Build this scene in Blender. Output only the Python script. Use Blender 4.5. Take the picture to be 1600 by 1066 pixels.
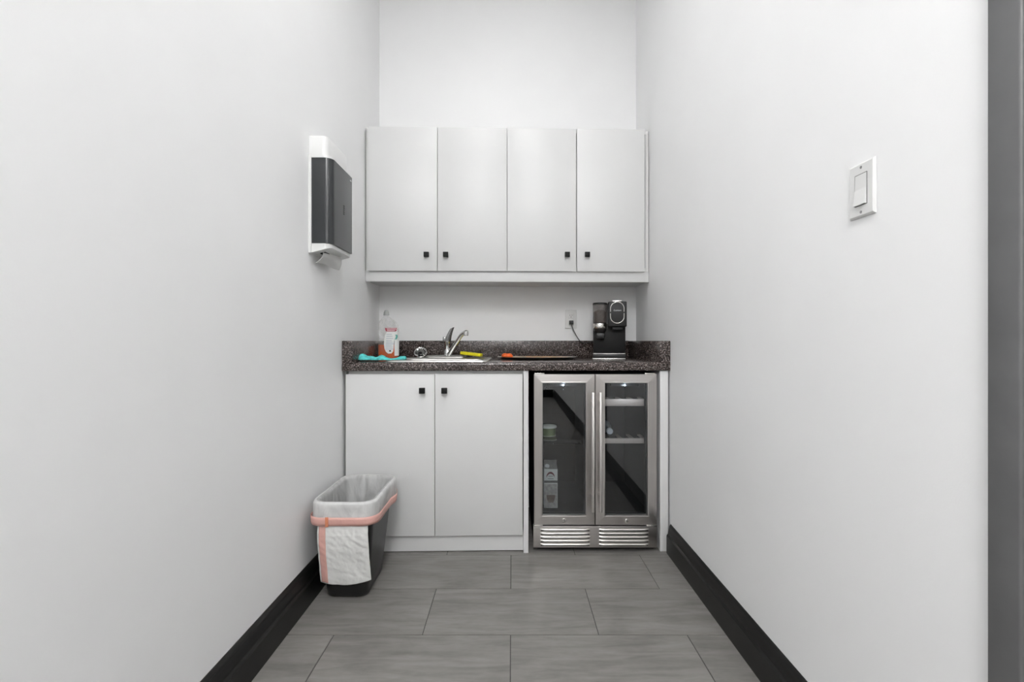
import bpy, bmesh, math, random
from mathutils import Vector, Matrix, noise
random.seed(7)
sc = bpy.context.scene
C = sc.collection
for o in list(bpy.data.objects):
    bpy.data.objects.remove(o)

# ------------------------------------------------------------------ camera, world, exposure
F = 739.6                      # focal length in pixels of the 1600 px wide frame
CAMH = 1.0156
cam_d = bpy.data.cameras.new('camera')
cam_d.sensor_width = 36.0
cam_d.lens = F * 36.0 / 1600.0
cam_d.clip_start = 0.02
cam = bpy.data.objects.new('camera', cam_d)
cam.location = (0, 0, CAMH)
cam.rotation_euler = (math.pi / 2, 0, 0)
C.objects.link(cam)
sc.camera = cam

w = bpy.data.worlds.new('world')
sc.world = w
w.use_nodes = True
w.node_tree.nodes['Background'].inputs[0].default_value = (1, 1, 1, 1)
w.node_tree.nodes['Background'].inputs[1].default_value = 0.3

vs = sc.view_settings
vs.view_transform = 'Standard'
vs.look = 'None'
vs.gamma = 1.0
vs.use_curve_mapping = False
vs.exposure = 0.07
PANEL_STRENGTH = 27.0

# ------------------------------------------------------------------ room numbers (metres)
XL, XR = -0.8044, 0.7621       # side walls
DB = 2.8906                    # back wall (on the camera axis)
YE = -4.0                      # end of the corridor behind the camera
ZC = 3.40                      # ceiling
SK = 0.0247                    # the back wall and the units on it stand a little askew
FR = DB - 0.635                # counter front
UF = 2.6145                    # upper cabinet carcass front
CT = 0.914                     # counter top

def PX(u, D):                  # pixel column -> x on the (askew) plane at depth D
    a = (u - 800.0) / F
    return a * D / (1 - SK * a)
def PZ(v, D, u=800.0):         # pixel row -> height on that plane
    return CAMH - (v - 533.4) * (D + SK * PX(u, D)) / F
def QX(u, D): return (u - 800.0) * D / F
def QZ(v, D): return CAMH - (v - 533.4) * D / F

# ------------------------------------------------------------------ materials
MATS = {}
def nodes_of(name):
    m = bpy.data.materials.new(name)
    m.use_nodes = True
    nt = m.node_tree
    return m, nt, nt.nodes['Principled BSDF']
def mat(name, col, rough=0.5, metal=0.0, var=0.06, scale=30.0, bump=0.0, bscale=200.0, stretch=(1, 1, 1), spec=0.5, coat=0.0, rvar=0.0):
    if name in MATS: return MATS[name]
    m, nt, p = nodes_of(name)
    N, L = nt.nodes, nt.links
    tc = N.new('ShaderNodeTexCoord'); mp = N.new('ShaderNodeMapping')
    mp.inputs['Scale'].default_value = stretch
    L.new(tc.outputs['Object'], mp.inputs['Vector'])
    nz = N.new('ShaderNodeTexNoise'); nz.inputs['Scale'].default_value = scale; nz.inputs['Detail'].default_value = 4
    L.new(mp.outputs[0], nz.inputs['Vector'])
    cr = N.new('ShaderNodeValToRGB')
    cr.color_ramp.elements[0].position = 0.3; cr.color_ramp.elements[1].position = 0.7
    cr.color_ramp.elements[0].color = tuple(max(0, c * (1 - var)) for c in col) + (1,)
    cr.color_ramp.elements[1].color = tuple(min(1, c * (1 + var)) for c in col) + (1,)
    L.new(nz.outputs['Fac'], cr.inputs[0]); L.new(cr.outputs[0], p.inputs['Base Color'])
    p.inputs['Roughness'].default_value = rough
    p.inputs['Metallic'].default_value = metal
    p.inputs['Specular IOR Level'].default_value = spec
    p.inputs['Coat Weight'].default_value = coat
    if rvar:
        mr = N.new('ShaderNodeMapRange'); mr.inputs['To Min'].default_value = rough - rvar; mr.inputs['To Max'].default_value = rough + rvar
        L.new(nz.outputs['Fac'], mr.inputs['Value']); L.new(mr.outputs[0], p.inputs['Roughness'])
    if bump:
        n2 = N.new('ShaderNodeTexNoise'); n2.inputs['Scale'].default_value = bscale; n2.inputs['Detail'].default_value = 3
        L.new(mp.outputs[0], n2.inputs['Vector'])
        b = N.new('ShaderNodeBump'); b.inputs['Strength'].default_value = bump; b.inputs['Distance'].default_value = 0.002
        L.new(n2.outputs['Fac'], b.inputs['Height']); L.new(b.outputs[0], p.inputs['Normal'])
    MATS[name] = m
    return m

def emit_mat(name, col, strength):
    m, nt, p = nodes_of(name)
    p.inputs['Base Color'].default_value = tuple(col) + (1,)
    p.inputs['Emission Color'].default_value = tuple(col) + (1,)
    p.inputs['Emission Strength'].default_value = strength
    MATS[name] = m
    return m

def glass_mat(name, tint, ior=1.5, rough=0.0):
    m, nt, p = nodes_of(name)
    N, L = nt.nodes, nt.links
    N.remove(p)
    tr = N.new('ShaderNodeBsdfTransparent'); tr.inputs[0].default_value = tuple(tint) + (1,)
    gl = N.new('ShaderNodeBsdfGlossy'); gl.inputs['Roughness'].default_value = rough; gl.inputs[0].default_value = (1, 1, 1, 1)
    fr = N.new('ShaderNodeFresnel'); fr.inputs['IOR'].default_value = ior
    mx = N.new('ShaderNodeMixShader')
    L.new(fr.outputs[0], mx.inputs[0]); L.new(tr.outputs[0], mx.inputs[1]); L.new(gl.outputs[0], mx.inputs[2])
    L.new(mx.outputs[0], N['Material Output'].inputs[0])
    MATS[name] = m
    return m

def film_mat(name, col, transp, rough=0.35, bscale=22, bump=0.6, trans=0.3, stretch=(1, 1, 1)):
    """thin plastic film / tissue: partly see-through, partly translucent, wrinkled"""
    m, nt, p = nodes_of(name)
    N, L = nt.nodes, nt.links
    tc = N.new('ShaderNodeTexCoord'); mp = N.new('ShaderNodeMapping'); mp.inputs['Scale'].default_value = stretch
    L.new(tc.outputs['Object'], mp.inputs['Vector'])
    nz = N.new('ShaderNodeTexNoise'); nz.inputs['Scale'].default_value = bscale; nz.inputs['Detail'].default_value = 5; nz.inputs['Distortion'].default_value = 1.2
    L.new(mp.outputs[0], nz.inputs['Vector'])
    b = N.new('ShaderNodeBump'); b.inputs['Strength'].default_value = bump; b.inputs['Distance'].default_value = 0.008
    L.new(nz.outputs['Fac'], b.inputs['Height'])
    p.inputs['Base Color'].default_value = tuple(col) + (1,); p.inputs['Roughness'].default_value = rough
    L.new(b.outputs[0], p.inputs['Normal'])
    tl = N.new('ShaderNodeBsdfTranslucent'); tl.inputs[0].default_value = tuple(col) + (1,); L.new(b.outputs[0], tl.inputs['Normal'])
    m1 = N.new('ShaderNodeMixShader'); m1.inputs[0].default_value = trans
    L.new(p.outputs[0], m1.inputs[1]); L.new(tl.outputs[0], m1.inputs[2])
    tr = N.new('ShaderNodeBsdfTransparent')
    m2 = N.new('ShaderNodeMixShader')
    mr = N.new('ShaderNodeMapRange'); mr.inputs['From Min'].default_value = 0.35; mr.inputs['From Max'].default_value = 0.65
    mr.inputs['To Min'].default_value = max(0, transp - 0.12); mr.inputs['To Max'].default_value = min(1, transp + 0.12) if transp else 0
    L.new(nz.outputs['Fac'], mr.inputs['Value']); L.new(mr.outputs[0], m2.inputs[0])
    L.new(m1.outputs[0], m2.inputs[1]); L.new(tr.outputs[0], m2.inputs[2])
    L.new(m2.outputs[0], N['Material Output'].inputs[0])
    MATS[name] = m
    return m

WALL = mat('white_wall_paint', (0.89, 0.89, 0.89), 0.45, var=0.012, scale=3, bump=0.05, bscale=260, spec=0.35)
CEIL = mat('white_ceiling_paint', (0.90, 0.90, 0.90), 0.8, var=0.01, scale=3, bump=0.05)
BLACKTRIM = mat('black_satin_trim_paint', (0.007, 0.007, 0.0066), 0.38, spec=0.35, var=0.2, scale=12, bump=0.08, bscale=60, stretch=(1, .12, 1))
CAB = mat('white_melamine', (0.69, 0.69, 0.685), 0.38, var=0.01, scale=4, bump=0.02, bscale=400)
CABEDGE = mat('white_melamine_carcass', (0.70, 0.70, 0.69), 0.45, var=0.02, scale=6)
KNOB = mat('black_knob_metal', (0.006, 0.006, 0.006), 0.5, var=0.1, spec=0.25)
STEEL = mat('brushed_stainless', (0.54, 0.515, 0.495), 0.30, metal=1.0, var=0.05, scale=60, stretch=(0.05, 1, 6), rvar=0.06)
STEELV = mat('brushed_stainless_upright', (0.54, 0.515, 0.495), 0.30, metal=1.0, var=0.05, scale=60, stretch=(6, 1, 0.05), rvar=0.06)
STEELB = mat('bright_steel', (0.78, 0.76, 0.73), 0.25, metal=1.0, var=0.03, scale=20)
CHROME = mat('chrome', (0.72, 0.72, 0.71), 0.08, metal=1.0, var=0.03, scale=10)
DCHROME = mat('dark_chrome', (0.30, 0.30, 0.30), 0.15, metal=1.0, var=0.1, scale=20)
SINKST = mat('sink_steel', (0.58, 0.57, 0.55), 0.28, metal=1.0, var=0.03, scale=30, stretch=(.1, 1, 1))
BLACKPL = mat('black_plastic', (0.014, 0.014, 0.014), 0.30, var=0.1, scale=20)
BLACKMT = mat('black_matte_plastic', (0.007, 0.007, 0.007), 0.5, var=0.1, scale=20)
BINPL = mat('bin_black_plastic', (0.011, 0.011, 0.011), 0.36, var=0.15, scale=14, bump=0.06, bscale=300)
GREYPL = mat('charcoal_grey_plastic', (0.024, 0.027, 0.029), 0.17, var=0.05, scale=6, spec=0.5)
WHITEPL = mat('white_plastic', (0.74, 0.74, 0.73), 0.35, var=0.01, scale=8)
LINER = mat('fridge_liner', (0.011, 0.0115, 0.012), 0.7, var=0.1, scale=10, spec=0.12)
GASKET = mat('black_gasket', (0.006, 0.006, 0.006), 0.6, var=0.1)
DARKHOLE = mat('dark_opening', (0.004, 0.004, 0.004), 0.9, var=0.1)

def wood_mat():
    m, nt, p = nodes_of('pale_beech_wood')
    N, L = nt.nodes, nt.links
    tc = N.new('ShaderNodeTexCoord'); mp = N.new('ShaderNodeMapping'); mp.inputs['Scale'].default_value = (3, 40, 60)
    L.new(tc.outputs['Object'], mp.inputs['Vector'])
    nz = N.new('ShaderNodeTexNoise'); nz.inputs['Scale'].default_value = 3; nz.inputs['Detail'].default_value = 6
    L.new(mp.outputs[0], nz.inputs['Vector'])
    cr = N.new('ShaderNodeValToRGB')
    cr.color_ramp.elements[0].color = (0.58, 0.49, 0.45, 1); cr.color_ramp.elements[1].color = (0.74, 0.66, 0.61, 1)
    L.new(nz.outputs['Fac'], cr.inputs[0]); L.new(cr.outputs[0], p.inputs['Base Color'])
    p.inputs['Roughness'].default_value = 0.5
    return m
WOOD = wood_mat()

def granite_mat():
    m, nt, p = nodes_of('brown_speckled_laminate')
    N, L = nt.nodes, nt.links
    tc = N.new('ShaderNodeTexCoord')
    v = N.new('ShaderNodeTexVoronoi'); v.inputs['Scale'].default_value = 310
    L.new(tc.outputs['Object'], v.inputs['Vector'])
    nz = N.new('ShaderNodeTexNoise'); nz.inputs['Scale'].default_value = 150; nz.inputs['Detail'].default_value = 5; nz.inputs['Roughness'].default_value = .7
    L.new(tc.outputs['Object'], nz.inputs['Vector'])
    sp = N.new('ShaderNodeSeparateColor'); L.new(v.outputs['Color'], sp.inputs[0])
    ad = N.new('ShaderNodeMath'); ad.operation = 'MULTIPLY_ADD'; ad.inputs[1].default_value = 0.55
    L.new(sp.outputs[0], ad.inputs[0]); 
    mu = N.new('ShaderNodeMath'); mu.operation = 'MULTIPLY'; mu.inputs[1].default_value = 0.75
    L.new(nz.outputs['Fac'], mu.inputs[0]); L.new(mu.outputs[0], ad.inputs[2])
    cr = N.new('ShaderNodeValToRGB'); cr.color_ramp.interpolation = 'LINEAR'
    e = cr.color_ramp.elements
    e[0].position = 0.38; e[0].color = (0.010, 0.008, 0.007, 1)
    e[1].position = 0.98; e[1].color = (0.40, 0.345, 0.33, 1)
    for pos, c in ((0.58, (0.030, 0.022, 0.019)), (0.72, (0.058, 0.043, 0.038)), (0.84, (0.155, 0.125, 0.118))):
        x = e.new(pos); x.color = c + (1,)
    L.new(ad.outputs[0], cr.inputs[0]); L.new(cr.outputs[0], p.inputs['Base Color'])
    p.inputs['Roughness'].default_value = 0.22
    return m
GRANITE = granite_mat()

def tile_mat():
    m, nt, p = nodes_of('grey_streaked_porcelain')
    N, L = nt.nodes, nt.links
    tc = N.new('ShaderNodeTexCoord'); oi = N.new('ShaderNodeObjectInfo')
    cx = N.new('ShaderNodeCombineXYZ')
    mu = N.new('ShaderNodeMath'); mu.operation = 'MULTIPLY'; mu.inputs[1].default_value = 37.0
    L.new(oi.outputs['Random'], mu.inputs[0])
    for i in range(3): L.new(mu.outputs[0], cx.inputs[i])
    va = N.new('ShaderNodeVectorMath'); va.operation = 'ADD'
    L.new(tc.outputs['Object'], va.inputs[0]); L.new(cx.outputs[0], va.inputs[1])
    def nz(scale, st, det, dist=0):
        mp = N.new('ShaderNodeMapping'); mp.inputs['Scale'].default_value = st
        L.new(va.outputs[0], mp.inputs['Vector'])
        n = N.new('ShaderNodeTexNoise'); n.inputs['Scale'].default_value = scale; n.inputs['Detail'].default_value = det; n.inputs['Distortion'].default_value = dist
        L.new(mp.outputs[0], n.inputs['Vector']); return n
    a = nz(5, (0.8, 6, 1), 9, 0.9); b = nz(4, (1, 1.8, 1), 6, 0.8); c = nz(110, (0.35, 1, 1), 3)
    mx = N.new('ShaderNodeMath'); mx.operation = 'MULTIPLY_ADD'; mx.inputs[1].default_value = 0.6
    L.new(a.outputs['Fac'], mx.inputs[0])
    m2 = N.new('ShaderNodeMath'); m2.operation = 'MULTIPLY'; m2.inputs[1].default_value = 0.4
    L.new(b.outputs['Fac'], m2.inputs[0]); L.new(m2.outputs[0], mx.inputs[2])
    m3 = N.new('ShaderNodeMath'); m3.operation = 'MULTIPLY_ADD'; m3.inputs[1].default_value = 0.14
    L.new(c.outputs['Fac'], m3.inputs[0]); L.new(mx.outputs[0], m3.inputs[2])
    cr = N.new('ShaderNodeValToRGB')
    cr.color_ramp.elements[0].position = 0.36; cr.color_ramp.elements[0].color = (0.132, 0.125, 0.117, 1)
    cr.color_ramp.elements[1].position = 0.72; cr.color_ramp.elements[1].color = (0.246, 0.235, 0.222, 1)
    L.new(m3.outputs[0], cr.inputs[0]); L.new(cr.outputs[0], p.inputs['Base Color'])
    p.inputs['Roughness'].default_value = 0.38
    return m
TILE = tile_mat()
GROUT = mat('dark_grout', (0.075, 0.072, 0.068), 0.9, var=0.15, scale=80)

# ------------------------------------------------------------------ mesh helpers
ORG = {}
def V(*a): return Vector(a)
class B:
    def __init__(s): s.bm = bmesh.new()
    def box(s, x0, x1, y0, y1, z0, z1, bev=0.0, seg=2, M=None):
        r = bmesh.ops.create_cube(s.bm, size=1.0)
        vs_ = r['verts']
        for v in vs_:
            v.co = V(x0 + (v.co.x + .5) * (x1 - x0), y0 + (v.co.y + .5) * (y1 - y0), z0 + (v.co.z + .5) * (z1 - z0))
        if bev:
            es = list({e for v in vs_ for e in v.link_edges})
            rb = bmesh.ops.bevel(s.bm, geom=es, offset=bev, segments=seg, profile=0.5, affect='EDGES')
            vs_ = list({v for f in rb['faces'] for v in f.verts} | {v for v in vs_ if v.is_valid})
        if M is not None: bmesh.ops.transform(s.bm, matrix=M, verts=vs_)
        return s
    def ring(s, pts): return [s.bm.verts.new(p) for p in pts]
    def loft(s, rings, closed=True, cap0=False, cap1=False):
        R = [s.ring(r) for r in rings]
        n = len(R[0])
        for a, b in zip(R, R[1:]):
            for i in range(n if closed else n - 1):
                j = (i + 1) % n
                s.bm.faces.new((a[i], a[j], b[j], b[i]))
        if cap0: s.bm.faces.new(list(reversed(R[0])))
        if cap1: s.bm.faces.new(R[-1])
        return s
    def cyl(s, p0, p1, r0, r1=None, n=24, caps=True):
        r1 = r0 if r1 is None else r1
        return s.tube([p0, p1], [r0, r1], n, caps)
    def tube(s, pts, rad, n=14, caps=True, flat=1.0):
        pts = [Vector(p) for p in pts]
        if not isinstance(rad, (list, tuple)): rad = [rad] * len(pts)
        rings = []; up = None
        for i, p in enumerate(pts):
            t = (pts[min(i + 1, len(pts) - 1)] - pts[max(i - 1, 0)]).normalized()
            if up is None:
                up = t.cross(V(0, 0, 1))
                if up.length < 1e-3: up = V(1, 0, 0)
                up.normalize()
            up = (up - t * up.dot(t)).normalized()
            w_ = t.cross(up)
            rings.append([p + (up * math.cos(2 * math.pi * k / n) + w_ * math.sin(2 * math.pi * k / n) * flat) * rad[i] for k in range(n)])
        return s.loft(rings, True, caps, caps)
    def lathe(s, prof, cx, cy, n=32, sx=1, sy=1, M=None):
        rings = [[V(cx + r * sx * math.cos(2 * math.pi * k / n), cy + r * sy * math.sin(2 * math.pi * k / n), z) for k in range(n)] for r, z in prof]
        if M is not None: rings = [[M @ p for p in r] for r in rings]
        return s.loft(rings, True, True, True)
    def prism(s, poly, axis, a, b):
        """poly: list of 2-d points; extruded along axis 'x','y' or 'z' between a and b"""
        def P(p, t): return {'x': V(t, p[0], p[1]), 'y': V(p[0], t, p[1]), 'z': V(p[0], p[1], t)}[axis]
        return s.loft([[P(p, a) for p in poly], [P(p, b) for p in poly]], True, True, True)
    def grid(s, fn, nu, nv):
        R = [[s.bm.verts.new(fn(i / nu, j / nv)) for j in range(nv + 1)] for i in range(nu + 1)]
        for i in range(nu):
            for j in range(nv):
                s.bm.faces.new((R[i][j], R[i + 1][j], R[i + 1][j + 1], R[i][j + 1]))
        return s
    def make(s, name, m, parent=None, org=None, smooth=True, ang=35):
        bmesh.ops.recalc_face_normals(s.bm, faces=s.bm.faces)
        me = bpy.data.meshes.new(name)
        o_ = ORG[parent.name] if parent is not None else Vector(org if org is not None else (0, 0, 0))
        bmesh.ops.translate(s.bm, vec=-o_, verts=s.bm.verts)
        s.bm.to_mesh(me); s.bm.free()
        me.materials.append(m)
        if smooth:
            me.shade_smooth(); me.set_sharp_from_angle(angle=math.radians(ang))
        o = bpy.data.objects.new(name, me)
        C.objects.link(o)
        if parent is not None: o.parent = parent
        else: o.location = o_
        ORG[o.name] = o_
        return o
def rrect(cx, cy, hx, hy, r, n=6, z=0.0):
    pts = []
    for (sx, sy, a0) in ((1, 1, 0), (-1, 1, 90), (-1, -1, 180), (1, -1, 270)):
        for k in range(n + 1):
            a = math.radians(a0 + 90 * k / n)
            pts.append(V(cx + sx * (hx - r) + r * math.cos(a), cy + sy * (hy - r) + r * math.sin(a), z))
    return pts
ALCOVE = []
def tag(o, label, cat, group=None, alcove=False):
    o['label'] = label; o['category'] = cat
    if group: o['group'] = group
    if alcove: ALCOVE.append(o)
    return o
def thing(name, label, cat, loc, group=None, alcove=False):
    o = bpy.data.objects.new(name, None)
    o.empty_display_size = 0.05
    C.objects.link(o); o.location = loc
    ORG[o.name] = Vector(loc)
    return tag(o, label, cat, group, alcove)
def struct(o, alcove=False):
    o['kind'] = 'structure'
    if alcove: ALCOVE.append(o)
    return o
def dup(o, parent, off):
    c = o.copy(); C.objects.link(c); c.parent = parent
    c.location = o.location + Vector(off)
    return c
def text_mesh(name, body, size, M, m, parent, extrude=0.0004):
    cu = bpy.data.curves.new('t', 'FONT'); cu.body = body; cu.size = size; cu.extrude = extrude
    cu.align_x = 'CENTER'; cu.align_y = 'CENTER'; cu.resolution_u = 3
    t = bpy.data.objects.new('t', cu); C.objects.link(t)
    me = bpy.data.meshes.new_from_object(t.evaluated_get(bpy.context.evaluated_depsgraph_get()))
    bpy.data.objects.remove(t); bpy.data.curves.remove(cu)
    me.transform(Matrix.Translation(-ORG[parent.name]) @ M)
    me.materials.clear(); me.materials.append(m)
    o = bpy.data.objects.new(name, me); C.objects.link(o); o.parent = parent
    ORG[o.name] = ORG[parent.name]
    return o
FACE = Matrix.Rotation(math.pi / 2, 4, 'X')        # text that faces the viewer (-y)

# ------------------------------------------------------------------ the room shell
DY0, DY1, DZ = -0.20, 0.6516, 2.10                  # doorway in the right wall
b = B(); b.box(XL - .12, XR + .12, YE - .1, DB + .25, -0.12, -0.002)
floor = struct(b.make('floor', GROUT))
TW, TH, J = 0.61, 0.305, 0.0035
k0 = math.floor((YE - 1.94) / TH)
for k in range(k0, 4):
    y0 = 1.94 + k * TH; y1 = y0 + TH
    x = -0.005 + (TW / 2 if k % 2 else 0) - 2 * TW
    while x < XR:
        a0, a1 = max(x + J / 2, XL + .001), min(x + TW - J / 2, XR - .001)
        c0, c1 = max(y0 + J / 2, YE + .001), min(y1 - J / 2, DB + 0.02)
        if a1 - a0 > .02 and c1 - c0 > .02:
            b = B(); b.box(a0, a1, c0, c1, -0.002, 0.0)
            b.make('tile', TILE, floor, smooth=False)
        x += TW
b = B(); b.box(XL - .12, XR + .12, YE - .1, DB + .25, ZC, ZC + .1); struct(b.make('ceiling', CEIL))
b = B(); b.box(XL - .12, XL, YE - .1, DB + .25, -0.002, ZC); struct(b.make('wall_left', WALL))
b = B()
b.box(XR, XR + .12, DY1, DB + .25, -0.002, ZC); b.box(XR, XR + .12, YE - .1, DY0, -0.002, ZC); b.box(XR, XR + .12, DY0, DY1, DZ, ZC)
struct(b.make('wall_right', WALL))
b = B(); b.box(XL - .05, XR + .05, DB, DB + .1, -0.002, ZC); struct(b.make('wall_back', WALL, org=(0, DB, 0)), True)
b = B(); b.box(XL, XR, YE - .1, YE, -0.002, ZC); struct(b.make('wall_front', WALL))

def baseboard(name, wallx, sgn, t, y0, y1):
    P = [(0, 0), (t, 0), (t, .084), (t - .003, .089), (t - .007, .092), (t - .007, .097), (t * .55, .112), (t * .42, .122), (t * .42, .127), (t * .3, .133), (t * .12, .137), (0, .137)]
    b = B()
    for a, c in zip(y0, y1): b.prism([(wallx + sgn * p, z) for p, z in P], 'y', a, c)
    return struct(b.make(name, BLACKTRIM, ang=25))
baseboard('baseboard_left', XL, 1, .028, [YE], [FR - .002])
baseboard('baseboard_right', XR, -1, .022, [DY1 + .0975, YE], [FR + .012, DY0 - .0975])
b = B(); b.box(XL + .03, XR - .024, YE, YE + .02, 0, .137, .004); struct(b.make('baseboard_front', BLACKTRIM))

# black doorway in the right wall, its casing just inside the frame
b = B()
for ya, yb in ((DY1 + .046, DY1 + .097), (DY0 - .097, DY0 - .046)): b.box(XR - .012, XR, ya, yb, 0, DZ + .097, .004, 3)
for ya, yb in ((DY1, DY1 + .047), (DY0 - .047, DY0)): b.box(XR - .0055, XR, ya, yb, 0, DZ + .05, .002)
b.box(XR - .012, XR, DY0 - .097, DY1 + .097, DZ + .046, DZ + .097, .004, 3); b.box(XR - .0055, XR, DY0, DY1, DZ, DZ + .047, .002)
struct(b.make('trim_1', mat('dark_grey_frame_paint', (0.125, 0.125, 0.126), 0.4, var=0.08, scale=12, bump=0.05, bscale=80)))
d = B(); d.box(XR + .03, XR + .07, DY0, DY1, 0.004, DZ); door = struct(d.make('door_1', BLACKTRIM))
d = B(); d.cyl((XR + .03, DY0 + .07, 1.0), (XR - .02, DY0 + .07, 1.0), .011); d.box(XR - .03, XR - .016, DY0 + .06, DY0 + .18, .991, 1.009, .004); d.make('door_handle', CHROME, door)
b = B(); b.box(-.35, .50, YE, YE + .04, 0.003, 2.1, .004); struct(b.make('door_2', BLACKTRIM))

# ceiling light panels (above the frame)
DIFF = emit_mat('led_diffuser', (1, 1, 1), PANEL_STRENGTH)
for yy, hx, hy, lab in ((1.3, .20, .20, 'square white ceiling light panel nearest the kitchenette'), (-1.2, .30, .60, 'long white ceiling light panel just behind the viewer'), (-2.6, .30, .60, 'long white ceiling light panel at the far corridor end')):
    t = thing('ceiling_light', lab, 'light', (-.02, yy, ZC - .03), 'ceiling light panels')
    b = B()
    for s in (-1, 1):
        b.box(-.02 + s * hx - .012, -.02 + s * hx + .012, yy - hy - .012, yy + hy + .012, ZC - .03, ZC - .0005)
        b.box(-.02 - hx, -.02 + hx, yy + s * hy - .012, yy + s * hy + .012, ZC - .03, ZC - .0005)
    b.make('frame', WHITEPL, t)
    b = B(); b.box(-.02 - hx, -.02 + hx, yy - hy, yy + hy, ZC - .02, ZC - .012); b.make('diffuser', DIFF, t)

# ------------------------------------------------------------------ upper cabinets
ZT, ZB, ZV = 2.183, 1.403, 1.342
UD = UF - .019
ux = [PX(u, UD) for u in (574, 683.3, 792.3, 900.7, 1008)]
UL, UR = XL + .004, XR - .003
def knob(x, z, y, parent):
    k = B(); k.cyl((x, y, z), (x, y - .012, z), .005, n=10); k.box(x - .0135, x + .0135, y - .026, y - .011, z - .0135, z + .0135, .0015)
    return k.make('knob', KNOB, parent)
for idx, (xa, xb, ds, ks, lab) in enumerate((
    (UL, ux[2], (0, 1), (667, 697), 'white two-door wall cabinet on the left, nearer the towel dispenser'),
    (ux[2], UR, (2, 3), (886, 917), 'white two-door wall cabinet on the right, above the coffee maker'))):
    t = thing('wall_cabinet', lab, 'cabinet', ((xa + xb) / 2, DB, ZB - .002), 'white wall cabinets', True)
    b = B(); T = .018
    b.box(xa + .0005, xa + T, UF, DB - .001, ZB, ZT); b.box(xb - T, xb - .0005, UF, DB - .001, ZB, ZT)
    b.box(xa + T, xb - T, UF, DB - .001, ZB, ZB + T); b.box(xa + T, xb - T, UF, DB - .001, ZT - T, ZT); b.box(xa + T, xb - T, DB - .012, DB - .001, ZB + T, ZT - T)
    b.make('body', CABEDGE, t)
    for n_, (i, ku) in enumerate(zip(ds, ks)):
        g0 = .0012 if i != 3 else .0028
        b = B(); b.box(ux[i] + g0, ux[i + 1] - .0012, UD, UD + .0175, ZB - .004, ZT + .001, .0012)
        dd = b.make('door', CAB, t)
        knob(PX(ku, UD), PZ(399, UD, ku), UD, dd)
b = B(); b.box(UL - .002, UR + .001, UF - .002, UF + .018, ZV, ZB - .001, .0015)
b.box(UL - .002, UR + .001, UF + .018, DB - .002, ZV + .006, ZV + .024)
tag(b.make('cabinet_valance', CAB, org=(0, UF, ZV)), 'long white valance board under the wall cabinets', 'valance', alcove=True)

# ------------------------------------------------------------------ base cabinet, end panel
BD = FR + .012                                      # door fronts
bx = [PX(u, BD) for u in (540, 679.3, 817)]
zt_, zb_ = PZ(585, BD), PZ(838, BD, 700)
pl0, pl1 = PX(818, BD), PX(825.5, BD)
t = thing('base_cabinet', 'white two-door base cabinet under the sink', 'cabinet', ((bx[0] + bx[2]) / 2, 2.6, 0), alcove=True)
b = B(); CZ = CT - .042
b.box(XL + .022, XL + .040, BD + .019, DB - .002, .001, CZ); b.box(XL + .04, pl0 - .002, BD + .019, DB - .002, .085, .103)
b.box(XL + .04, pl0 - .002, DB - .014, DB - .002, .103, CZ); b.box(XL + .04, pl0 - .002, BD + .019, BD + .035, zt_ - .03, CZ)
b.make('body', CABEDGE, t)
b = B(); b.box(pl0, pl1, BD - .004, DB - .002, .001, CZ); b.make('side_panel', CAB, t)
b = B(); b.box(XL + .014, bx[0] - .002, BD + .006, BD + .019, .001, CZ); b.make('filler_strip', CABEDGE, t)
b = B(); b.box(bx[0], pl0 - .001, BD + .022, BD + .036, .004, zb_ + .01); b.make('toe_kick', CAB, t)
for i, ku in ((0, 660.5), (1, 695)):
    b = B(); b.box(bx[i] + .0012, bx[i + 1] - .0012, BD, BD + .018, zb_, zt_, .0012); dd = b.make('door', CAB, t)
    knob(PX(ku, BD), PZ(610.5, BD, ku), BD, dd)
e0, e1 = PX(1031, BD), PX(1043.5, BD)
b = B(); b.box(e0, e1, BD - .004, DB - .002, .001, CZ, .001)
tag(b.make('end_panel', CAB, org=((e0 + e1) / 2, 2.6, 0)), 'white upright end panel between the wine fridge and the right wall', 'panel', alcove=True)

# ------------------------------------------------------------------ countertop
S0, S1, SY0, SY1 = -.605, -.135, FR + .085, FR + .515   # sink cut-out
ct = thing('countertop', 'dark brown speckled laminate countertop with raised splash edges', 'countertop', (0, 2.6, CT - .041), alcove=True)
def front_profile():
    r = .012; P = [(FR + .03, CT - .041)]
    for k in range(5):
        a = math.radians(270 - 90 * k / 4); P.append((FR + .006 + .006 * math.cos(a), CT - .041 + .006 + .006 * math.sin(a)))
    for k in range(7):
        a = math.radians(180 - 90 * k / 6); P.append((FR + r + r * math.cos(a), CT - r + r * math.sin(a)))
    return P
CL, CR = XL + .0008, XR - .0008
b = B()
fp = front_profile()
b.prism(fp + [(DB - .002, CT), (DB - .002, CT - .041)], 'x', CL, S0)
b.prism(fp + [(DB - .002, CT), (DB - .002, CT - .041)], 'x', S1, CR)
b.prism(fp + [(SY0, CT), (SY0, CT - .041)], 'x', S0, S1)
b.box(S0, S1, SY1, DB - .002, CT - .041, CT)
b.make('worktop', GRANITE, ct)
b = B(); b.box(CL + .05, CR - .05, DB - .021, DB - .002, CT, 1.0175, .003); b.make('backsplash', GRANITE, ct)
for x0, x1 in ((CL, CL + .0505), (CR - .0505, CR)):
    b = B(); b.box(x0, x1, FR - .001, DB - .002, CT - .041, 1.0165, .003); b.make('side_splash', GRANITE, ct)

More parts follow.
